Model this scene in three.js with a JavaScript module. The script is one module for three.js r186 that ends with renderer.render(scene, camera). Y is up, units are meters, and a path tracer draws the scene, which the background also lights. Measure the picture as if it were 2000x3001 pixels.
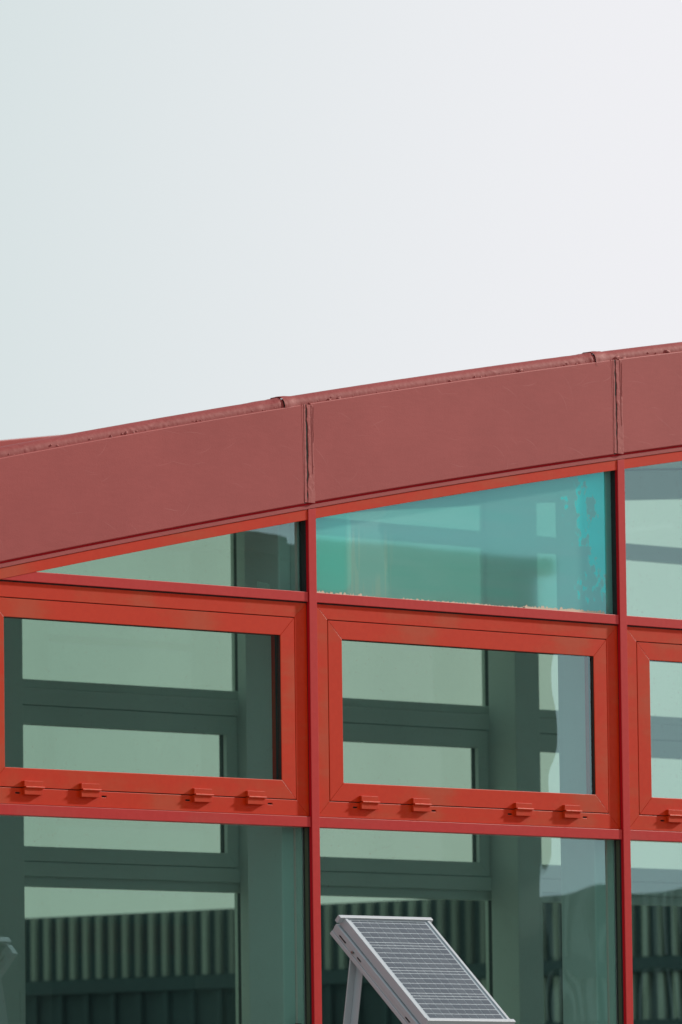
import * as THREE from 'three';
import { mergeGeometries } from 'three/addons/utils/BufferGeometryUtils.js';

// ───────────────────────── camera, sky, sun, exposure ─────────────────────────
const scene = new THREE.Scene();
const camera = new THREE.PerspectiveCamera(7.87, 682 / 1024, 0.5, 5000);
{
  const yaw = 47.341 * Math.PI / 180, pitch = 5.2204 * Math.PI / 180;
  camera.position.set(-22.77, 1.6, 21.1676);
  camera.lookAt(-22.77 + Math.sin(yaw) * Math.cos(pitch), 1.6 + Math.sin(pitch), 21.1676 - Math.cos(yaw) * Math.cos(pitch));
  camera.rotateZ(-0.72323 * Math.PI / 180);
  camera.focus = 31.2;
  camera.userData.fStop = 7;
  camera.updateMatrixWorld();
}
const SUN = new THREE.Vector3(2.2, 1.0, 0.42).normalize();
const clamp = (x, a = 0, b = 1) => Math.min(b, Math.max(a, x));
const smooth = (a, b, x) => { const t = clamp((x - a) / (b - a)); return t * t * (3 - 2 * t); };
const lerp = (a, b, t) => a + (b - a) * t;
{ // hazy bright sky: white towards the sun, thinner and faintly blue-green away from it
  const w = 1024, h = 512, px = new Float32Array(w * h * 4), d = new THREE.Vector3();
  const far = [0.565, 0.69, 0.685], near = [0.868, 0.868, 0.9];
  for (let j = 0; j < h; j++) for (let i = 0; i < w; i++) {
    const el = ((j + 0.5) / h - 0.5) * Math.PI, az = ((i + 0.5) / w - 0.5) * 2 * Math.PI;
    d.set(Math.cos(el) * Math.cos(az), Math.sin(el), Math.cos(el) * Math.sin(az));
    const azs = Math.abs(((Math.atan2(d.z, d.x) - Math.atan2(SUN.z, SUN.x) + 3 * Math.PI) % (2 * Math.PI)) - Math.PI) * 180 / Math.PI;
    const t = 1 - smooth(50, 61, azs + 2.2 * (vnoise(az * 9, el * 9, 5) - 0.5)), zen = smooth(0.3, 1.3, Math.max(0, el)), k = (j * w + i) * 4;
    for (let c = 0; c < 3; c++) {
      let v = lerp(far[c], near[c], t);
      v = lerp(v, [0.6, 0.72, 0.8][c], zen * 0.6);
      px[k + c] = v;
    }
    px[k + 3] = 1;
  }
  const sky = new THREE.DataTexture(px, w, h, THREE.RGBAFormat, THREE.FloatType);
  sky.mapping = THREE.EquirectangularReflectionMapping;
  sky.magFilter = sky.minFilter = THREE.LinearFilter;
  sky.needsUpdate = true;
  scene.background = sky;
  scene.environment = sky;
}
const sun = new THREE.DirectionalLight(new THREE.Color(1, 0.93, 0.82), 4.7);
sun.position.copy(SUN).multiplyScalar(80);
sun.castShadow = true;
sun.shadow.radius = 4.5;
sun.shadow.mapSize.set(4096, 4096);
Object.assign(sun.shadow.camera, { left: -40, right: 40, top: 40, bottom: -40, near: 1, far: 200 });
scene.add(sun, sun.target);
const renderer = new THREE.WebGLRenderer({ antialias: true });
renderer.toneMapping = THREE.LinearToneMapping;
renderer.toneMappingExposure = 1.0;
renderer.shadowMap.enabled = true;

// ───────────────────────── helpers ─────────────────────────
let seed = 7;
const rnd = () => { seed = (seed + 0x6d2b79f5) | 0; let t = Math.imul(seed ^ (seed >>> 15), 1 | seed); t = (t + Math.imul(t ^ (t >>> 7), 61 | t)) ^ t; return ((t ^ (t >>> 14)) >>> 0) / 4294967296; };
const R = (a, b) => a + (b - a) * rnd();
function hash(x, y, s) { let n = Math.imul(x | 0, 374761393) + Math.imul(y | 0, 668265263) + Math.imul(s | 0, 974634777); n = Math.imul(n ^ (n >>> 13), 1274126177); return ((n ^ (n >>> 16)) >>> 0) / 4294967296; }
function vnoise(x, y, s, per = 0) { // value noise, periodic when per > 0
  const xi = Math.floor(x), yi = Math.floor(y), fx = x - xi, fy = y - yi, u = fx * fx * fx * (fx * (fx * 6 - 15) + 10), v = fy * fy * fy * (fy * (fy * 6 - 15) + 10);
  const m = (k) => (per ? ((k % per) + per) % per : k);
  return lerp(lerp(hash(m(xi), m(yi), s), hash(m(xi + 1), m(yi), s), u), lerp(hash(m(xi), m(yi + 1), s), hash(m(xi + 1), m(yi + 1), s), u), v);
}
function fbm(x, y, s, per, oct = 4) { let a = 0, w = 0.5, t = 0; for (let o = 0; o < oct; o++) { a += w * vnoise(x, y, s + o * 17, per); t += w; x *= 2; y *= 2; per *= 2; w *= 0.5; } return a / t; }

const names = {};
const numbered = (n) => { const k = (names[n] = (names[n] ?? -1) + 1); return k ? n + '_' + String(k).padStart(3, '0') : n; };
function add(parent, name, geo, mat) {
  const m = new THREE.Mesh(geo, mat);
  m.name = parent === scene ? numbered(name) : name;
  m.castShadow = m.receiveShadow = true;
  parent.add(m);
  return m;
}
function group(parent, name) { const g = new THREE.Group(); g.name = parent === scene ? numbered(name) : name; parent.add(g); return g; }
function tag(o, label, category, extra = {}) { Object.assign(o.userData, { label, category }, extra); return o; }

// flat outline (facade metres) extruded backwards from zFront, with a small bevel; uv in metres
function slab(pts, zFront, depth, bevel = 0.0015, holes = [], uo = 0, vo = 0) {
  const s = new THREE.Shape(pts.map(([x, y]) => new THREE.Vector2(x, y)));
  for (const h of holes) s.holes.push(new THREE.Path(h.map(([x, y]) => new THREE.Vector2(x, y))));
  const g = new THREE.ExtrudeGeometry(s, { depth: depth - 2 * bevel, bevelEnabled: bevel > 0, bevelSize: bevel, bevelThickness: bevel, bevelOffset: -bevel, bevelSegments: 2, curveSegments: 4 });
  g.translate(0, 0, zFront - depth + bevel);
  if (uo || vo) { const uv = g.attributes.uv; for (let i = 0; i < uv.count; i++) uv.setXY(i, uv.getX(i) + uo, uv.getY(i) + vo); }
  return g;
}
const rect = (x0, y0, x1, y1) => [[x0, y0], [x1, y0], [x1, y1], [x0, y1]];
const box = (x0, y0, z0, x1, y1, z1, b = 0) => (b ? slab(rect(x0, y0, x1, y1), z1, z1 - z0, b) : boxUV(x0, y0, z0, x1, y1, z1));
function boxUV(x0, y0, z0, x1, y1, z1) {
  const g = new THREE.BoxGeometry(x1 - x0, y1 - y0, z1 - z0);
  g.translate((x0 + x1) / 2, (y0 + y1) / 2, (z0 + z1) / 2);
  const p = g.attributes.position, n = g.attributes.normal, uv = g.attributes.uv;
  for (let i = 0; i < p.count; i++) {
    const X = p.getX(i), Y = p.getY(i), Z = p.getZ(i);
    if (Math.abs(n.getX(i)) > 0.5) uv.setXY(i, Z, Y); else if (Math.abs(n.getY(i)) > 0.5) uv.setXY(i, X, Z); else uv.setXY(i, X, Y);
  }
  return g;
}
const merge = (list) => mergeGeometries(list.map((g) => (g.index ? g.toNonIndexed() : g)));
// outline between two curves y = lo(x) and y = hi(x)
function between(x0, x1, lo, hi, n = 16) {
  const p = [];
  for (let i = 0; i <= n; i++) { const x = lerp(x0, x1, i / n); p.push([x, lo(x)]); }
  for (let i = n; i >= 0; i--) { const x = lerp(x0, x1, i / n); p.push([x, hi(x)]); }
  return p;
}

// ───────────────────────── textures and materials ─────────────────────────
function texture(size, metres, fn, { srgb = true } = {}) {
  const d = new Uint8Array(size * size * 4);
  for (let j = 0; j < size; j++) for (let i = 0; i < size; i++) {
    const c = fn(i / size, j / size, i, j), k = (j * size + i) * 4;
    d[k] = clamp(c[0], 0, 255); d[k + 1] = clamp(c[1], 0, 255); d[k + 2] = clamp(c[2], 0, 255); d[k + 3] = 255;
  }
  const t = new THREE.DataTexture(d, size, size);
  t.wrapS = t.wrapT = THREE.RepeatWrapping; t.magFilter = t.minFilter = THREE.LinearFilter;
  if (srgb) t.colorSpace = THREE.SRGBColorSpace;
  t.repeat.set(1 / metres, 1 / metres);
  t.needsUpdate = true;
  return t;
}
// light scuffs: a buffer of thin curved scratches that wraps round
function scuffs(size, count, len, amp, wide, sd) {
  const b = new Float32Array(size * size); const keep = seed; seed = sd;
  for (let s = 0; s < count; s++) {
    let x = rnd() * size, y = rnd() * size, a = R(-0.5, 0.5), bend = R(-1, 1) * 0.02; const L = R(0.3, 1) * len, k = R(0.3, 1) * amp, w = R(0.4, 1) * wide;
    for (let t = 0; t < L; t++) {
      x += Math.cos(a); y += Math.sin(a); a += bend;
      const f = k * Math.sin(Math.PI * t / L);
      for (let o = -Math.ceil(w); o <= Math.ceil(w); o++) {
        const q = f * Math.max(0, 1 - Math.abs(o) / (w + 0.3)), X = ((Math.round(x) % size) + size) % size, Y = ((Math.round(y + o) % size) + size) % size;
        b[Y * size + X] = Math.max(b[Y * size + X], q);
      }
    }
  }
  seed = keep; return b;
}
const fascSc = scuffs(1024, 170, 90, 0.5, 1.3, 11);
const fasciaMap = texture(1024, 2, (u, v, i, j) => {
  const n = fbm(u * 6, v * 6, 3, 6, 5), g = hash(i, j, 5), w = 0.35 * vnoise(u * 300, v * 60, 9, 60 * 5) + 0.65 * vnoise(u * 40, v * 200, 12, 40);
  const k = (n - 0.5) * 14 + (g - 0.5) * 7 + (w - 0.5) * 5, s = fascSc[j * 1024 + i] * 1.0;
  return [lerp(162 + k, 186, s), lerp(62 + k * 0.8, 112, s), lerp(60 + k * 0.8, 110, s)];
});
const fascBump = texture(512, 0.25, (u, v, i, j) => { const a = 128 + (hash(i, j, 2) - 0.5) * 40 + (vnoise(u * 90, v * 90, 8, 90) - 0.5) * 90; return [a, a, a]; }, { srgb: false });
const lumpBump = texture(512, 0.25, (u, v) => { const a = 255 * fbm(u * 18, v * 18, 21, 18, 4); return [a, a, a]; }, { srgb: false });
const frameSc = scuffs(1024, 90, 150, 0.35, 3.5, 23);
const paint = (r, g, b, chalk, sd) => texture(1024, 1, (u, v, i, j) => {
  const n = fbm(u * 3, v * 3, sd, 3, 5), m = fbm(u * 2, v * 14, sd + 40, 2, 4), d = smooth(0.52, 0.78, n * 0.6 + m * 0.4) * chalk + frameSc[j * 1024 + i] * chalk, k = (hash(i, j, sd) - 0.5) * 4 + (vnoise(u * 60, v * 60, sd, 60) - 0.5) * 4;
  return [lerp(r + k, 172, d), lerp(g + k, 96, d), lerp(b + k, 78, d)];
});
const frameMap = paint(199, 43, 4, 0.45, 31);
const barMap = paint(192, 46, 44, 0.25, 57);
const std = (o) => new THREE.MeshStandardMaterial(o);
const coat = (o) => new THREE.MeshPhysicalMaterial({ specularIntensity: 0.5, ...o });
const lin = (r, g, b) => new THREE.Color().setRGB(r, g, b);
const M = {
  fascia: coat({ name: 'chalky red fascia', map: fasciaMap, bumpMap: fascBump, bumpScale: 0.0004, roughness: 0.55 }),
  caprail: coat({ name: 'wrinkled red roof edging', color: lin(0.8, 0.78, 0.78), map: fasciaMap, bumpMap: lumpBump, bumpScale: 0.0008, roughness: 0.65 }),
  sealant: coat({ name: 'painted sealant', color: lin(0.4, 0.082, 0.076), bumpMap: lumpBump, bumpScale: 0.0012, roughness: 0.6 }),
  frame: coat({ name: 'orange red frame paint', map: frameMap, roughness: 0.45, specularIntensity: 0.35 }),
  bar: coat({ name: 'red bar paint', map: barMap, roughness: 0.38 }),
  black: std({ name: 'black gasket', color: lin(0.012, 0.011, 0.01), roughness: 0.6 }),
  dripEdge: coat({ name: 'unfaded dark red paint', color: lin(0.55, 0.006, 0.014), roughness: 0.6, specularIntensity: 0.2 }),
  olive: std({ name: 'olive spacer', color: lin(0.06, 0.065, 0.035), roughness: 0.6 }),
  inner: std({ name: 'grey interior paint', color: lin(0.7, 0.73, 0.72), roughness: 0.55 }),
  innerDark: std({ name: 'dark interior seal', color: lin(0.04, 0.045, 0.05), roughness: 0.6 }),
  ceiling: std({ name: 'ceiling board', color: lin(0.8, 0.81, 0.81), roughness: 0.8 }),
  floor: std({ name: 'interior floor', color: lin(0.5, 0.51, 0.5), roughness: 0.6 }),
  torn: std({ name: 'grey-green backing foam', color: lin(0.045, 0.056, 0.05), roughness: 0.9, bumpMap: lumpBump, bumpScale: 0.004 }),
  cream: std({ name: 'peeling cream film', color: lin(0.62, 0.56, 0.42), roughness: 0.7 }),
  alu: std({ name: 'anodised aluminium', color: lin(0.4, 0.42, 0.46), roughness: 0.45, metalness: 0.1 }),
  bolt: std({ name: 'zinc bolt', color: lin(0.25, 0.25, 0.24), roughness: 0.4, metalness: 0.8 }),
  sheet: std({ name: 'white backsheet under glass', color: lin(0.42, 0.45, 0.49), roughness: 0.15 }),
  cell: [0, 1, 2].map((k) => std({ name: 'silicon cell', color: lin(0.045 + k * 0.007, 0.058 + k * 0.007, 0.078 + k * 0.007), roughness: 0.15 })),
  concrete: std({ name: 'pale paving', roughness: 0.9, map: texture(512, 6, (u, v, i, j) => { const a = 150 + (fbm(u * 8, v * 8, 77, 8, 5) - 0.5) * 40 + (hash(i, j, 3) - 0.5) * 12; return [a, a - 2, a - 8]; }) }),
  dark: std({ name: 'dark green cladding', color: lin(0.035, 0.05, 0.047), roughness: 0.9 }),
  darkTrim: std({ name: 'dark trim', color: lin(0.02, 0.022, 0.022), roughness: 0.7 }),
  darkGlass: std({ name: 'dark window glass', color: lin(0.01, 0.012, 0.013), roughness: 0.3 }),
  screenWall: std({ name: 'dark boarding', color: lin(0.055, 0.08, 0.095), roughness: 0.9 }),
  slat: [0.34, 0.25, 0.4, 0.17].map((k) => std({ name: 'pale slat', color: lin(k, k * 1.02, k * 0.98), roughness: 0.7 })),
  lowSlat: std({ name: 'weathered slat', color: lin(0.3, 0.31, 0.3), roughness: 0.75 }),
  card: std({ name: 'pale card', color: lin(0.6, 0.6, 0.55), roughness: 0.8 }),
  slotBlack: std({ name: 'slot recess', color: lin(0.006, 0.005, 0.005), roughness: 0.9 }),
};
const pane = (name, c, ior, extra = {}) => new THREE.MeshPhysicalMaterial({ name, color: lin(...c), transmission: 1, thickness: 0, roughness: 0.0, ior, ...extra });
const speckMap = (sd, dense) => texture(1024, 2, (u, v, i, j) => {
  const sp = smooth(0.9945, 0.9995, hash(i >> 1, j >> 1, sd)) * dense, m = fbm(u * 5, v * 5, sd, 5, 4), st = vnoise(u * 7, v * 1, sd + 4, 7), a = 252 - (m - 0.3) * 8 - (st - 0.5) * 7;
  return [a - sp * 30, a - sp * 95, a - sp * 95];
});
// sun-control glass: tinted panes under a thin metal-oxide coat that mirrors about a fifth of the light, blue-green
M.glass = pane('green tinted coated pane', [0.60, 0.81, 0.75], 1.3, { map: speckMap(90, 0.5) });
M.glassRear = pane('green tinted rear pane', [0.67, 0.71, 0.58], 1.4)
M.coating = std({ name: 'half-mirror coating', color: lin(0.6, 0.95, 1.0), metalness: 1, roughness: 0.0, transparent: true, opacity: 0.2 });
M.coatingTeal = std({ name: 'clouded half-mirror coating', color: lin(0.34, 0.92, 1.0), metalness: 1, roughness: 0.03, transparent: true, opacity: 0.2 });
function glaze(parent, name, geo, mat, coating = M.coating) { const p = add(parent, name, geo, mat), c = geo.clone(); c.translate(0, 0, 0.0012); add(p, 'coating', c, coating).castShadow = false; return p; };
M.glassSpeck = pane('speckled coated pane', [0.60, 0.81, 0.75], 1.3, { map: speckMap(96, 1) });
{ // clouded pane: a delaminating film, blue-grey with teal blotches, drips and a torn lower edge
  const S = 1024;
  const film = (want) => texture(S, 1, (u, v, i, j) => {
    const n = fbm(u * 5, v * 9, 61, 5, 6), f = fbm(u * 22, v * 9, 64, 22, 4);
    const w2 = fbm(u * 30, v * 5, 83, 30, 5), right = smooth(0.0, 0.045, u + (n - 0.5) * 0.08 + (w2 - 0.5) * 0.24 + (fbm(u * 110, v * 26, 85, 110, 3) - 0.5) * 0.12 - 0.865 + (v > 0.5 ? 0.02 : 0) - 0.05 * (1 - v)) * (1 - smooth(0.975, 0.985, u)) * smooth(0.06, 0.1, v + (f - 0.5) * 0.05);
    const q = Math.pow(Math.pow(Math.abs(u - 0.07) / 0.066, 5) + Math.pow(Math.abs(v - 0.36) / 0.34, 5), 0.2), left = 1 - smooth(0.9, 1.02, q + (f - 0.5) * 0.1);
    const drip = smooth(0.6, 0.72, vnoise(u * 170, v * 2, 71, 170)) * smooth(0.1, 0.14, u) * (1 - smooth(0.24, 0.28, u)) * (1 - smooth(0.4, 0.55, v));
    const patch = smooth(0.115, 0.125, u) * (1 - smooth(0.23, 0.25, u + (f - 0.5) * 0.06)) * (1 - smooth(0.66, 0.7, v + (n - 0.5) * 0.1));
    const teal = Math.max(right, left * 0.6);
    let c = [158 + (n - 0.5) * 40, 224 + (n - 0.5) * 18, 216 + (n - 0.5) * 24];
    c = [lerp(c[0], 120 - 80 * right, teal), lerp(c[1], 240 - 14 * right, teal), lerp(c[2], 222, teal)];
    const k = patch * 0.16 + drip * 0.4;
    if (want) { const a = 255 * (0.6 + 0.16 * (n - 0.5) - 0.34 * right - 0.12 * left - 0.12 * patch); return [a, a, a]; }
    return [lerp(c[0], 205, k), lerp(c[1], 232, k), lerp(c[2], 215, k)];
  }, { srgb: !want });
  const filmMap = film(0), filmThrough = film(1);
  for (const t of [filmMap, filmThrough]) t.wrapS = t.wrapT = THREE.ClampToEdgeWrapping;
  M.film = new THREE.MeshPhysicalMaterial({ name: 'clouded film', color: 0xffffff, map: filmMap, transmission: 1, transmissionMap: filmThrough, thickness: 0, roughness: 0.55, ior: 1.1 });
}

// ───────────────────────── the pavilion: dimensions ─────────────────────────
const P = 2.0, MW = 0.0465;                      // bay pitch, mullion face
const arch = (y0) => (x) => y0 + 0.1792 * x - 0.0057 * x * x;
const fasciaLo = arch(4.4802), fasciaHi = arch(4.8985), railHi = arch(4.454), railLo = arch(4.4095);
const X0 = -6, X1 = 14, DEPTH = 6;
const FR = { zFront: 0, bars: { up: [4.065, 4.106], low: [3.121, 3.166] } };

const ground = add(scene, 'ground', (() => { const g = new THREE.PlaneGeometry(3000, 3000); g.rotateX(-Math.PI / 2); const uv = g.attributes.uv, p = g.attributes.position; for (let i = 0; i < uv.count; i++) uv.setXY(i, p.getX(i), p.getZ(i)); return g; })(), M.concrete);
tag(ground, 'pale paved ground in front of the red glazed building', 'ground', { kind: 'structure' });

const pavilion = group(scene, 'pavilion');
tag(pavilion, 'red framed glass pavilion with a rising curved roof edge', 'building');

// glass sheet with the faint waviness of real panes (normals tilted by about a milliradian)
function sheet(x0, x1, lo, hi, z, wav, sd, tilt = [0, 0], nx = 40, ny = 30, unit = false) {
  const pos = [], nor = [], uv = [], idx = [];
  for (let j = 0; j <= ny; j++) for (let i = 0; i <= nx; i++) {
    const x = lerp(x0, x1, i / nx), a = lo(x), b = Math.max(a + 0.0005, hi(x)), y = lerp(a, b, j / ny), e = 0.02;
    const h = (X, Y) => vnoise(X * 3.1, Y * 2.2, sd) * 0.6 + vnoise(X * 8, Y * 4.2, sd + 3) * 0.16;
    const dx = (h(x + e, y) - h(x - e, y)) / (2 * e) * wav + tilt[0], dy = (h(x, y + e) - h(x, y - e)) / (2 * e) * wav + tilt[1], l = Math.hypot(dx, dy, 1);
    pos.push(x, y, z); nor.push(-dx / l, -dy / l, 1 / l);
    if (unit) uv.push(i / nx, (y - 4.1) / 0.6); else uv.push(x, y);
  }
  for (let j = 0; j < ny; j++) for (let i = 0; i < nx; i++) { const a = j * (nx + 1) + i, b = a + 1, c = a + nx + 1, d = c + 1; idx.push(a, b, d, a, d, c); }
  const g = new THREE.BufferGeometry();
  g.setAttribute('position', new THREE.Float32BufferAttribute(pos, 3)); g.setAttribute('normal', new THREE.Float32BufferAttribute(nor, 3)); g.setAttribute('uv', new THREE.Float32BufferAttribute(uv, 2)); g.setIndex(idx);
  return g;
}
// four mitred pieces of a rectangular frame
function mitred(x0, y0, x1, y1, wl, wr, wb, wt, z, depth, bevel, holes = []) {
  const o = () => [R(0, 9), R(0, 9)], e = 0.0004;
  const A = o(), B = o(), C = o(), D = o();
  return [
    slab([[x0 + e, y1], [x0 + wl, y1 - wt], [x1 - wr, y1 - wt], [x1 - e, y1]], z, depth, bevel, [], ...A),
    slab([[x0 + e, y0], [x1 - e, y0], [x1 - wr, y0 + wb], [x0 + wl, y0 + wb]], z, depth, bevel, holes, ...B),
    slab([[x0, y0 + e], [x0 + wl, y0 + wb], [x0 + wl, y1 - wt], [x0, y1 - e]], z, depth, bevel, [], ...C),
    slab([[x1, y0 + e], [x1, y1 - e], [x1 - wr, y1 - wt], [x1 - wr, y0 + wb]], z, depth, bevel, [], ...D),
  ];
}
const HINGE = (() => { // two leaves and a rolled knuckle, origin at the leaf's lower left on the frame face
  const a = slab(rect(0, 0.0315, 0.104, 0.055), 0.0135, 0.0135, 0.001), b = slab(rect(0, 0, 0.104, 0.0275), 0.0135, 0.0135, 0.001);
  const c = new THREE.CylinderGeometry(0.0052, 0.0052, 0.106, 16); c.rotateZ(Math.PI / 2); c.translate(0.058, 0.0295, 0.0135);
  const d = new THREE.CylinderGeometry(0.0056, 0.0056, 0.034, 16); d.rotateZ(Math.PI / 2); d.translate(0.056, 0.0295, 0.0135);
  return merge([a, b, c, d]);
})();
const HINGES = [0.309, 0.634, 1.293, 1.612], SLOTS = [[0.27, 0.298], [0.764, 0.791], [1.254, 1.282], [1.747, 1.775]];

// one bay's opening window; local x = 0 at the mullion's left edge
function sashWindow(rear, up, low, gt, gb) {
  const w = new THREE.Group(); w.name = 'sash_window';
  const x0 = MW + 0.003, x1 = P - 0.003, z = -0.0145, fm = rear ? M.inner : M.frame;
  const y0 = low, y1 = up - 0.006;
  const holes = rear ? [] : SLOTS.map(([a, b]) => rect(a, 3.208, b, 3.2145));
  const fw = 0.0745, sashW = 0.085, gap = 0.0035;
  const g1 = 0.4 * (gb - low), t1 = 0.44 * (up - gt);
  for (const g of mitred(x0, y0, x1, y1, fw, fw, low === 3.166 ? 0.0655 : g1 * 1.2, low === 3.166 ? 0.062 : t1, z, 0.06, 0.0016, holes)) add(w, 'frame_rail', g, fm);
  const sx0 = x0 + fw + gap, sx1 = x1 - fw - gap, sy0 = (low === 3.166 ? 3.2315 : y0 + g1 * 1.2) + gap, sy1 = y1 - (low === 3.166 ? 0.062 : t1) - gap;
  for (const g of mitred(sx0, sy0, sx1, sy1, sashW, sashW, gb - sy0, sy1 - gt, z + 0.0006, 0.055, 0.0018)) add(w, 'sash_rail', g, fm);
  // dark seal in the groove and round the pane
  const ring = (a, b, c, d, t, zf, dep) => merge([box(a, b, zf - dep, c, b + t, zf), box(a, d - t, zf - dep, c, d, zf), box(a, b + t, zf - dep, a + t, d - t, zf), box(c - t, b + t, zf - dep, c, d - t, zf)]);
  add(w, 'seal', merge([ring(x0 + 0.06, y0 + 0.045, x1 - 0.06, y1 - 0.045, 0.04, z - 0.009, 0.02), ring(sx0 + sashW - 0.004, gb - 0.004, sx1 - sashW + 0.004, gt + 0.004, 0.0042, z - 0.0025, 0.009), ring(sx0 + sashW - 0.004, gb - 0.004, sx1 - sashW + 0.004, gt + 0.004, 0.0046, z - 0.0132, 0.018)]), rear ? M.innerDark : M.black);
  return { w, glass: [sx0 + sashW - 0.003, sx1 - sashW + 0.003], z };
}
const hold = (o, rear, x) => { if (rear) { o.rotation.y = Math.PI; o.position.set(x + P + MW, 0, -DEPTH); } else o.position.set(x, 0, 0); return o; };

// ── front facade, bay by bay
const tilts = { '-1': [0.0003, -0.0002], 0: [-0.0002, 0.0004], 1: [0.0004, -0.0006] };
for (let k = -1; k <= 6; k++) {
  const x = k * P - (k === -1 ? 0 : 0), xl = x + MW, xr = x + P;
  const top = railHi;
  // mullion: proud red cap, black glazing gasket, grey body inside
  const m = add(pavilion, 'mullion', (() => { const g = slab([[x, 0.02], [xl, 0.02], [xl, top(xl) - 0.001], [x, top(x) - 0.001]], 0, 0.004, 0.0012, [], R(0, 5), R(0, 5)); return g; })(), M.bar);
  add(m, 'cap_side', box(x + 0.0004, 0.02, -0.016, xl - 0.0004, top(x) - 0.002, -0.0041), M.dripEdge);
  add(m, 'gasket', box(x - 0.0015, 0.02, -0.052, xl + 0.0015, top(x) - 0.004, -0.0162), M.black);
  add(m, 'spacer', box(x - 0.0022, 0.02, -0.042, x - 0.0016, 3.118, -0.024), M.olive);
  add(m, 'body', box(x - 0.006, 0.02, -0.1, xl + 0.006, top(x), -0.0575), M.inner);
  if (k === 6) continue;
  // transoms
  const barX0 = k === -1 ? x + 0.052 : xl + 0.002;
  add(pavilion, 'upper_transom', slab(rect(barX0, FR.bars.up[0], xr - 0.0025, FR.bars.up[1]), -0.005, 0.055, 0.0014, [], R(0, 5), R(0, 5)), M.bar);
  add(pavilion, 'lower_transom', slab(rect(xl + 0.002, FR.bars.low[0], xr - 0.0025, FR.bars.low[1] - 0.002), -0.005, 0.055, 0.0014, [], R(0, 5), R(0, 5)), M.bar);
  add(pavilion, 'sill_transom', slab(rect(xl + 0.002, 0.95, xr - 0.0025, 0.995), -0.005, 0.055, 0.0014, [], R(0, 5), R(0, 5)), M.bar);
  add(pavilion, 'transom_seal', box(xl + 0.002, 4.0585, -0.055, xr - 0.002, 4.0648, -0.018), M.black);
  // curved head rail under the soffit
  add(pavilion, 'head_rail', slab(between(k === -1 ? x + 0.05 : xl + 0.001, xr - 0.001, railLo, railHi, 20), -0.003, 0.05, 0.0014, [], R(0, 5), R(0, 5)), M.frame);
  // glazing
  const f = (c) => () => c;
  if (k === -1) glaze(pavilion, 'upper_pane', sheet(x + 0.3, xr, f(4.1), (X) => railLo(X) + 0.01, -0.042, 0.0011, 5 + k, tilts[k], 60, 14), M.glass);
  else glaze(pavilion, 'upper_pane', sheet(xl, xr, f(4.1), (X) => railLo(X) + 0.01, -0.042, k === 0 ? 0.0002 : 0.0012, 5 + k, tilts[k] ?? [0, 0], 60, 20, false), k === 1 ? M.glassSpeck : M.glass, k === 0 ? M.coatingTeal : M.coating);
  if (k === 0) add(pavilion, 'clouded_film', sheet(xl, xr, f(4.1), (X) => railLo(X) + 0.01, -0.0414, 0, 1, [0, 0], 20, 4, true), M.film);
  if (k >= 3) add(pavilion, 'upper_glazing_bar', slab(rect(xl + 0.002, 5.08, xr - 0.002, 5.125), -0.005, 0.055, 0.0014), M.bar);
  glaze(pavilion, 'lower_pane', sheet(xl, xr, f(0.99), f(3.125), -0.056, 0.0013, 25 + k, tilts[k] ?? [0, 0], 60, 60), M.glass);
  add(pavilion, 'base_panel', slab(rect(xl + 0.002, 0.03, xr - 0.002, 0.948), -0.02, 0.04, 0.002), M.bar);
  // opening window
  const s = sashWindow(false, 4.065, 3.166, 3.9175, 3.3125);
  s.w.position.x = x;
  glaze(s.w, 'pane', (() => { const g = sheet(s.glass[0] + x, s.glass[1] + x, f(3.309), f(3.921), s.z - 0.012, k === 0 ? 0.003 : 0.0013, 45 + k, tilts[k] ?? [0, 0], 40, 30); g.translate(-x, 0, 0); return g; })(), k === 1 ? M.glassSpeck : M.glass);
  for (const hx of HINGES) add(s.w, 'hinge', HINGE, M.frame).position.set(hx + 0.0, 3.2055, s.z);
  for (const [a, b] of SLOTS) add(s.w, 'drain_slot', box(a - 0.002, 3.2065, s.z - 0.02, b + 0.002, 3.2155, s.z - 0.006), M.slotBlack);
  pavilion.add(s.w);
}
// crumbling cream film along the foot of the clouded pane
{
  const strip = (x0, x1, hi, n) => { const p = []; for (let i = 0; i <= n; i++) p.push([lerp(x0, x1, i / n), 4.1025]); for (let i = n; i >= 0; i--) { const x = lerp(x0, x1, i / n); p.push([x, 4.1062 + hi(x) ]); } return slab(p, -0.0405, 0.0012, 0); };
  const h = (a, b, s) => (x) => Math.max(0.0002, a + b * (vnoise(x * 120, 0, s) + 0.6 * vnoise(x * 330, 1, s) - 0.75));
  add(pavilion, 'peeling_film', strip(0.05, 0.45, h(0.005, 0.014, 3), 160), M.cream);
  add(pavilion, 'peeling_film', strip(0.62, 1.42, h(0.0055, 0.009, 5), 300), M.cream);
  add(pavilion, 'peeling_film', strip(1.4, 1.945, h(0.013, 0.012, 8), 220), M.cream);
}
add(pavilion, 'window_handle', box(-0.03, 2.12, -0.088, -0.0065, 2.303, -0.066, 0.004), M.black);
// left of the glazing the wall is solid
add(pavilion, 'side_wall_panel', slab(between(X0, -P - 0.002, () => 0.02, (x) => railHi(x) - 0.002, 10), -0.01, 0.12, 0.002), M.bar);

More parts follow.
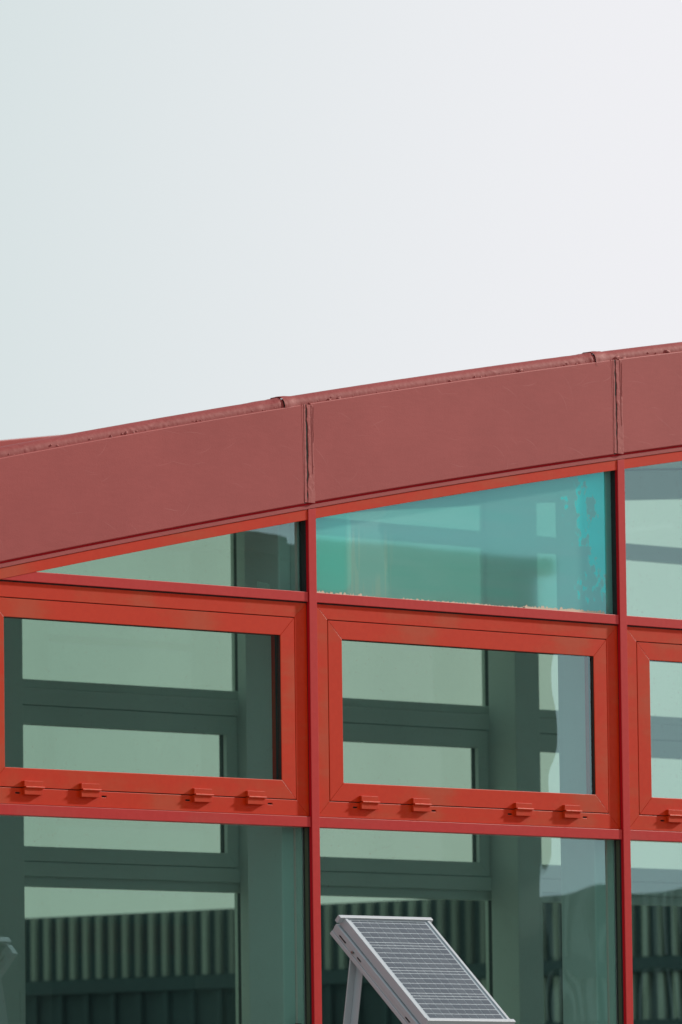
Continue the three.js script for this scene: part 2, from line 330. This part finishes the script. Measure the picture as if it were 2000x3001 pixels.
// ── fascia: panels, seams, soffit strip, roof edging
const joints = [-6.05]; for (let k = -2; k <= 6; k++) joints.push(k * P - 0.009);
for (let i = 0; i < joints.length; i++) {
  const a = joints[i] + 0.02, b = (joints[i + 1] ?? X1 + 0.022) - 0.022;
  add(pavilion, 'fascia_panel', slab(between(a, b, fasciaLo, fasciaHi, 18), 0.008, 0.03, 0.004, [], R(0, 3), R(0, 3)), M.fascia);
  add(pavilion, 'drip_edge', slab(between(a - 0.02, b + 0.0215, (x) => fasciaLo(x) - 0.0088, (x) => fasciaLo(x) - 0.0003, 18), -0.004, 0.018, 0), M.dripEdge);
  if (i === 0) continue;
  const x = joints[i], lo = fasciaLo(x) + 0.002, hi = fasciaHi(x) - 0.003, n = 46, lean = (t) => lerp(0.004, -0.004, t);
  const edge = (off, amp, s) => (t) => x + lean(t) + off + amp * (vnoise(t * 14, i, s) + 0.5 * vnoise(t * 40, i, s + 1) - 0.75);
  const ribbon = (l, r, zf, dep, uo) => { const p = []; for (let q = 0; q <= n; q++) { const t = q / n; p.push([r(t), lerp(lo, hi, t)]); } for (let q = n; q >= 0; q--) { const t = q / n; p.push([l(t), lerp(lo, hi, t)]); } return slab(p, zf, dep, 0.0012, [], uo, 0); };
  const j = add(pavilion, 'fascia_joint', ribbon((t) => x - 0.0225, (t) => x + 0.0205, 0.0046, 0.018, 0), M.torn);
  add(j, 'sealant_strip', ribbon((t) => x - 0.0195, edge(-0.0065, 0.006, 31), 0.0072, 0.008, i), M.sealant);
  add(j, 'sealant_strip', ribbon((t) => edge(0.0045, 0.008, 37)(t) - (1 - smooth(0.08, 0.32, t)) * 0.0075, edge(0.04, 0.006, 41), 0.0084, 0.01, i + 2), M.sealant);
  for (const [o, l0, l1] of [[0.028, 0.3, 1], [0.036, 0.62, 0.98], [-0.03, 0, 1]]) { // dried paint runs
    const p = []; for (let q = 0; q <= 20; q++) { const t = lerp(l0, l1, q / 20); p.push(new THREE.Vector3(x + lean(t) + o + (o > 0.03 ? (t - l0) * 0.012 : 0) + 0.002 * vnoise(t * 9, i, 51), lerp(lo, hi, t), o < 0 ? 0.0076 : 0.0084)); }
    add(j, 'paint_run', new THREE.TubeGeometry(new THREE.CatmullRomCurve3(p), 40, o < 0 ? 0.0009 : 0.0011, 5), M.sealant);
  }
}
add(pavilion, 'soffit_strip', slab(between(X0, X1, (x) => railHi(x) + 0.0015, (x) => fasciaLo(x) - 0.009, 60), 0.0, 0.04, 0), M.fascia);
for (let i = 0; i < joints.length; i++) { // rolled edging along the roof, one length per panel, lapped near the seams
  const a = joints[i] - 0.135, b = (joints[i + 1] ?? X1 + 0.12) - 0.135, n = Math.round((b - a) / 0.012), m = 14, pos = [], uv = [], idx = [];
  for (let q = 0; q <= n; q++) {
    const x = lerp(a, b, q / n), d = x - a, e = b - x;
    const lap = 0.006 * (1 - smooth(0.02, 0.1, d)) + 0.004 * (1 - smooth(0.0, 0.06, e)) - 0.003 * (1 - smooth(0.0, 0.02, e));
    const rough = 0.15 + 0.9 * (1 - smooth(0.03, 0.22, d)) + 1.0 * (1 - smooth(0, 0.3, e));
    for (let p = 0; p <= m; p++) {
      const t = lerp(-0.35, Math.PI * 0.75, p / m), crumple = rough * (0.0026 * (vnoise(x * 26, t * 3, 71 + i) - 0.5) + 0.002 * (vnoise(x * 90, t * 8, 73 + i) - 0.5)), flute = smooth(0.66, 0.82, vnoise(x * 6, 0, 75)) * 0.0025 * (vnoise(x * 120, t * 9, 77) - 0.4);
      const r = 0.039 + lap + crumple + flute * (p < m / 2 ? 1 : 0);
      const sq = (c) => Math.sign(c) * Math.pow(Math.abs(c), 0.62);
      pos.push(x, fasciaHi(x) + 0.004 + (r - 0.001) * sq(Math.sin(t)), -0.037 + r * sq(Math.cos(t)) - 0.012 * Math.max(0, Math.sin(t))); uv.push(x, t * 0.045);
    }
  }
  for (let q = 0; q < n; q++) for (let p = 0; p < m; p++) { const A = q * (m + 1) + p, B = A + 1, C = A + m + 1, D = C + 1; idx.push(A, C, B, B, C, D); }
  const g = new THREE.BufferGeometry();
  g.setAttribute('position', new THREE.Float32BufferAttribute(pos, 3)); g.setAttribute('uv', new THREE.Float32BufferAttribute(uv, 2)); g.setIndex(idx); g.computeVertexNormals();
  const c = add(pavilion, 'roof_edging', g, M.caprail);
  const lumps = [];
  for (let q = 0; q < 46; q++) { // dried drips and blobs where the edging meets the panel
    const x = R(a + 0.02, b - 0.02), g2 = new THREE.IcosahedronGeometry(1, 1), s = R(0.0015, 0.0042) * (rnd() < 0.12 ? 1.9 : 1);
    g2.scale(s * R(0.8, 2.6), s, s * 0.9); g2.rotateZ(R(-0.3, 0.6)); g2.translate(x, fasciaHi(x) + R(0.001, 0.012), 0.0018 - R(0, 0.003)); lumps.push(g2);
  }
  add(c, 'dried_sealant', merge(lumps), M.sealant).userData.kind = 'stuff';
  if (i > 0) add(c, 'lap_core', (() => { const g2 = new THREE.CylinderGeometry(0.031, 0.031, 0.16, 20); g2.rotateZ(Math.PI / 2); g2.rotateZ(Math.atan(0.1792 - 0.0114 * a)); g2.translate(a, fasciaHi(a) + 0.004, -0.037); return g2; })(), M.torn);
}

// ── roof, ceiling, floor, ends, columns
add(pavilion, 'roof', slab(between(X0, X1, (x) => fasciaLo(x) + 0.06, (x) => fasciaHi(x) - 0.1, 60), -0.023, DEPTH - 0.03, 0), M.fascia);
add(pavilion, 'ceiling', slab(between(X0 + 0.1, X1 - 0.1, (x) => railHi(x) + 0.03, (x) => fasciaLo(x) + 0.055, 60), -0.05, DEPTH - 0.1, 0), M.ceiling);
add(pavilion, 'floor', box(X0, 0.006, -DEPTH + 0.02, X1, 0.018, -0.02), M.floor);
for (const x of [X0 + 0.06, X1 - 0.06]) add(pavilion, 'end_wall', box(x - 0.05, 0.02, -DEPTH + 0.14, x + 0.05, railHi(x), -0.14), M.inner);
for (let k = -1; k <= 6; k++) {
  const x = k * P + 0.023;
  add(pavilion, 'column', slab(rect(x - 0.1, 0.019, x + 0.1, railHi(x) - 0.004), -0.102, 0.2, 0.006), M.inner);
}
// ── rear facade, same rhythm, seen through the front glass
const REAR = (k) => k * P - 0.12 - 0.023;
for (let k = -1; k <= 6; k++) {
  const x = REAR(k), xr = REAR(k + 1), lo = (X) => railLo(X) - 0.1, hiR = (X) => railHi(X) - 0.06;
  const m = add(pavilion, 'rear_mullion', box(x - 0.004, 0.02, -DEPTH - 0.01, x + MW + 0.004, hiR(x), -DEPTH + 0.098), M.inner);
  add(m, 'gasket', box(x - 0.012, 0.02, -DEPTH + 0.02, x - 0.0042, hiR(x) - 0.05, -DEPTH + 0.05), M.innerDark);
  add(pavilion, 'rear_column', slab(rect(x + 0.023 - 0.1, 0.019, x + 0.023 + 0.1, railHi(x) - 0.004), -DEPTH + 0.3, 0.2, 0.006), M.inner);
  if (k === 6) continue;
  const xl = x + MW + 0.004, xe = xr - 0.005, dz = 0.06;
  const bar = (n, y0, y1) => add(pavilion, n, box(xl + 0.001, y0, -DEPTH, xe - 0.001, y1, -DEPTH + dz, 0.002), M.inner);
  bar('rear_transom', 4.205, 4.251); bar('rear_transom', 3.184, 3.235); bar('rear_transom', 0.95, 1.0);
  if (k >= 3) bar('rear_transom', 5.128, 5.217);
  add(pavilion, 'rear_head_rail', slab(between(xl + 0.001, xe - 0.001, lo, (X) => railHi(X) + 0.02, 12), -DEPTH + dz, dz, 0.002), M.inner);
  add(pavilion, 'rear_base_panel', box(xl + 0.001, 0.03, -DEPTH, xe - 0.001, 0.948, -DEPTH + 0.05, 0.002), M.inner);
  if (k >= 0) {
    const s = sashWindow(true, 4.205, 3.235, 4.015, 3.388); // faces the other way: its rails show their inner side
    s.w.rotation.y = Math.PI; s.w.position.set(x + P + MW, 0, -DEPTH - 0.0);
    s.w.children.forEach((c) => { c.position.z = -0.03; });
    add(s.w, 'pane', sheet(s.glass[0], s.glass[1], () => 3.385, () => 4.018, -0.06, 0, 1, [0, 0], 1, 1), M.glassRear);
    pavilion.add(s.w);
  }
  add(pavilion, 'rear_pane', sheet(xl - 0.002, xe + 0.002, () => 0.99, () => 3.19, -DEPTH + 0.03, 0, 1, [0, 0], 1, 1), M.glassRear);
  add(pavilion, 'rear_pane', sheet(xl - 0.002, xe + 0.002, () => 4.245, (X) => lo(X) + 0.01, -DEPTH + 0.03, 0, 1, [0, 0], 12, 1), M.glassRear);
}
add(pavilion, 'rear_fascia', slab(between(X0, X1, (x) => fasciaLo(x) - 0.1, (x) => fasciaHi(x) - 0.058, 60), -DEPTH - 0.002, 0.06, 0.006), M.fascia);

// ───────────────────────── small things inside ─────────────────────────
{
  const c = add(scene, 'paper_card', (() => { const g = slab([[0, 0], [0.078, -0.012], [0.075, 0.03], [0, 0.038]], 0.002, 0.002, 0.0004); g.rotateX(-0.12); return g; })(), M.card);
  c.position.set(-0.18, 4.113, -0.13);
  tag(c, 'small pale card lying on the transom behind the triangular pane', 'card');
}

// ───────────────────────── solar panel on its stand ─────────────────────────
{
  const s = group(scene, 'solar_panel');
  tag(s, 'small tilted solar panel on a grey metal stand before the windows', 'solar panel');
  const W = 0.502, L = 0.603, tilt = 43.7 * Math.PI / 180;
  s.position.set(-1.062, 2.683, 1.15);
  // panel space: x along the top edge, v down the slope, n out of the face
  const put = (g) => { g.rotateX(Math.PI / 2 - (Math.PI / 2 - tilt) - Math.PI / 2 + Math.PI / 2); return g; };
  const V = new THREE.Vector3(0, -Math.sin(tilt), Math.cos(tilt)), N = new THREE.Vector3(0, Math.cos(tilt), Math.sin(tilt));
  const basis = new THREE.Matrix4().makeBasis(new THREE.Vector3(1, 0, 0), V.clone().negate(), N); // local y up the slope, z out
  const on = (g) => g.applyMatrix4(basis);
  const sl = (x0, v0, x1, v1, z, d, b) => on(slab(rect(x0, -v1, x1, -v0), z, d, b));
  add(s, 'backsheet', sl(0.012, 0.008, W - 0.012, L - 0.006, -0.002, 0.004, 0), M.sheet);
  const cells = s.children[0];
  // 9 columns; four groups of four rows, half rows between the groups
  const rows = [0.45]; for (let g = 0; g < 4; g++) { rows.push(1, 1, 1, 1); if (g < 3) rows.push(0.56, 0.56); }
  const total = rows.reduce((a, b) => a + b, 0), cv0 = 0.012, cv1 = L - 0.012, cx0 = 0.034, cx1 = W - 0.03, cw = (cx1 - cx0) / 9, unit = (cv1 - cv0) / total;
  let v = cv0;
  for (const r of rows) {
    const h = r * unit;
    for (let c = 0; c < 9; c++) add(cells, 'cell', sl(cx0 + c * cw + 0.0022, v + 0.0024, cx0 + (c + 1) * cw - 0.0022, v + h - 0.0024, -0.001, 0.0009, 0), M.cell[Math.floor(rnd() * 3)]);
    v += h;
  }
  const fs = add(s, 'side_frame', sl(0, 0, 0.016, L, 0.003, 0.036, 0.0015), M.alu); fs.userData.label = 'near side frame';
  add(s, 'side_frame', sl(W - 0.016, 0, W, L, 0.003, 0.036, 0.0015), M.alu);
  add(s, 'end_bar', sl(-0.028, -0.008, W + 0.018, 0.008, 0.008, 0.03, 0.0015), M.alu);
  add(s, 'end_bar', sl(-0.004, L - 0.006, W + 0.014, L + 0.01, 0.008, 0.03, 0.0015), M.alu);
  // side channels under the panel, long slots along the near one
  for (const x of [-0.012, W - 0.02]) {
    const r = add(s, 'support_channel', merge([sl(x, -0.004, x + 0.032, L + 0.03, -0.036, 0.02, 0.002), sl(x + 0.003, -0.004, x + 0.032, L + 0.03, -0.0565, 0.014, 0.001), sl(x, -0.004, x + 0.032, L + 0.03, -0.071, 0.018, 0.002)]), M.alu);
    for (const [a, b] of [[0.04, 0.085], [0.17, 0.195], [0.52, 0.55]]) add(r, 'slot', sl(x - 0.0006, a, x + 0.004, b, -0.0575, 0.0035, 0), M.slotBlack);
    const bo = new THREE.CylinderGeometry(0.0055, 0.0055, 0.01, 6); bo.rotateZ(Math.PI / 2); bo.translate(x - 0.003, -0.14, -0.06); add(r, 'bolt', on(bo), M.bolt);
  }
  add(s, 'rear_sheet', sl(0.01, 0.008, W - 0.01, L - 0.008, -0.026, 0.008, 0), M.darkTrim);
  // legs: back pair steep, front pair under the low edge, all standing on the ground
  const bar = (a, b, w, mat) => { // L-section bar between two points
    const d = b.clone().sub(a), len = d.length(), q = new THREE.Quaternion().setFromUnitVectors(new THREE.Vector3(0, 1, 0), d.clone().normalize());
    const g = merge([box(-w / 2, 0, -w / 2, w / 2, len, -w / 2 + 0.005, 0.001), box(w / 2 - 0.005, 0, -w / 2 + 0.0052, w / 2, len, w / 2, 0.001)]);
    g.applyQuaternion(q); g.translate(a.x, a.y, a.z); return g;
  };
  const y0 = -s.position.y + 0.012;
  for (const x of [0.012, W - 0.012]) {
    add(s, 'leg', bar(new THREE.Vector3(x, y0, -0.34), new THREE.Vector3(x, -0.155, 0.062), 0.042), M.alu);
    add(s, 'leg', bar(new THREE.Vector3(x, y0, 0.62), new THREE.Vector3(x, -0.5, 0.4), 0.042), M.alu);
    add(s, 'foot_plate', box(x - 0.06, y0 - 0.011, -0.4, x + 0.06, y0, -0.28, 0.001), M.alu);
    add(s, 'foot_plate', box(x - 0.06, y0 - 0.011, 0.56, x + 0.06, y0, 0.68, 0.001), M.alu);
  }
  for (const [y, z] of [[-1.5, -0.14], [-1.5, 0.52]]) add(s, 'cross_brace', box(-0.01, y, z - 0.02, W + 0.01, y + 0.04, z + 0.02, 0.002), M.alu);
}

// ───────────────────────── slatted wall beside the pavilion (seen through it and mirrored in it) ─────────────────────────
{
  const w = group(scene, 'slatted_wall');
  tag(w, 'dark wall with pale vertical slats seen through the glass', 'wall');
  const X = 20, za = -24, zb = 20;
  add(w, 'boarding', box(X + 0.05, 0.01, za, X + 0.25, 3.85, zb), M.screenWall);
  add(w, 'rail', box(X - 0.03, 3.22, za, X + 0.049, 3.33, zb), M.screenWall);
  add(w, 'rail', box(X - 0.03, 2.78, za, X + 0.049, 2.86, zb), M.screenWall);
  const up = boxUV(0, 3.335, 0, 0.04, 3.84, 0.052), lo = boxUV(0, 2.865, 0, 0.04, 3.215, 0.055);
  let q = 0;
  for (let z = za + 0.05; z < zb - 0.1; z += 0.148) {
    const f = rnd(), m = M.slat[f < 0.5 ? 0 : f < 0.72 ? 1 : f < 0.9 ? 2 : 3];
    add(w, 'slat', up, m).position.set(X, 0, z);
    if ((z > -17 && z < -10) || (z > 10 && z < 19)) add(w, 'lower_slat', lo, M.slat[2]).position.set(X, 0, z);
    else if (z < -17 && q++ % 2) add(w, 'lower_slat', lo, M.screenWall).position.set(X, 0, z);
  }
}

// ───────────────────────── low dark building across the way, mirrored in the panes ─────────────────────────
{
  const b = group(scene, 'dark_building');
  tag(b, 'low dark green building mirrored in the window panes', 'building');
  const x0 = 5, x1 = 15.3, z0 = 12, z1 = 20, h = 5.75;
  add(b, 'wall', boxUV(x0, 0.01, z0, x1, h, z1), M.dark);
  add(b, 'roof', (() => { const g = slab([[x0 - 0.1, h + 0.004], [x1 + 0.06, h + 0.004], [x1 + 0.06, h + 0.12], [12.2, h + 0.12], [11.4, h + 0.32], [x0 - 0.1, h + 0.36]], z1 + 0.1, z1 - z0 + 0.2, 0.01); return g; })(), M.darkTrim);
  for (let x = x0 + 1; x < x1 - 1.5; x += 2.1) { const w = add(b, 'window', box(x, 1.2, z0 - 0.03, x + 1.3, 2.9, z0 - 0.002, 0.004), M.darkTrim); add(w, 'glazing', box(x + 0.07, 1.27, z0 - 0.036, x + 1.23, 2.83, z0 - 0.031), M.darkGlass); }
  add(b, 'rooftop_vent', box(13.3, h + 0.13, 13, 13.9, h + 0.3, 13.6, 0.01), M.darkTrim);
}
renderer.render(scene, camera);
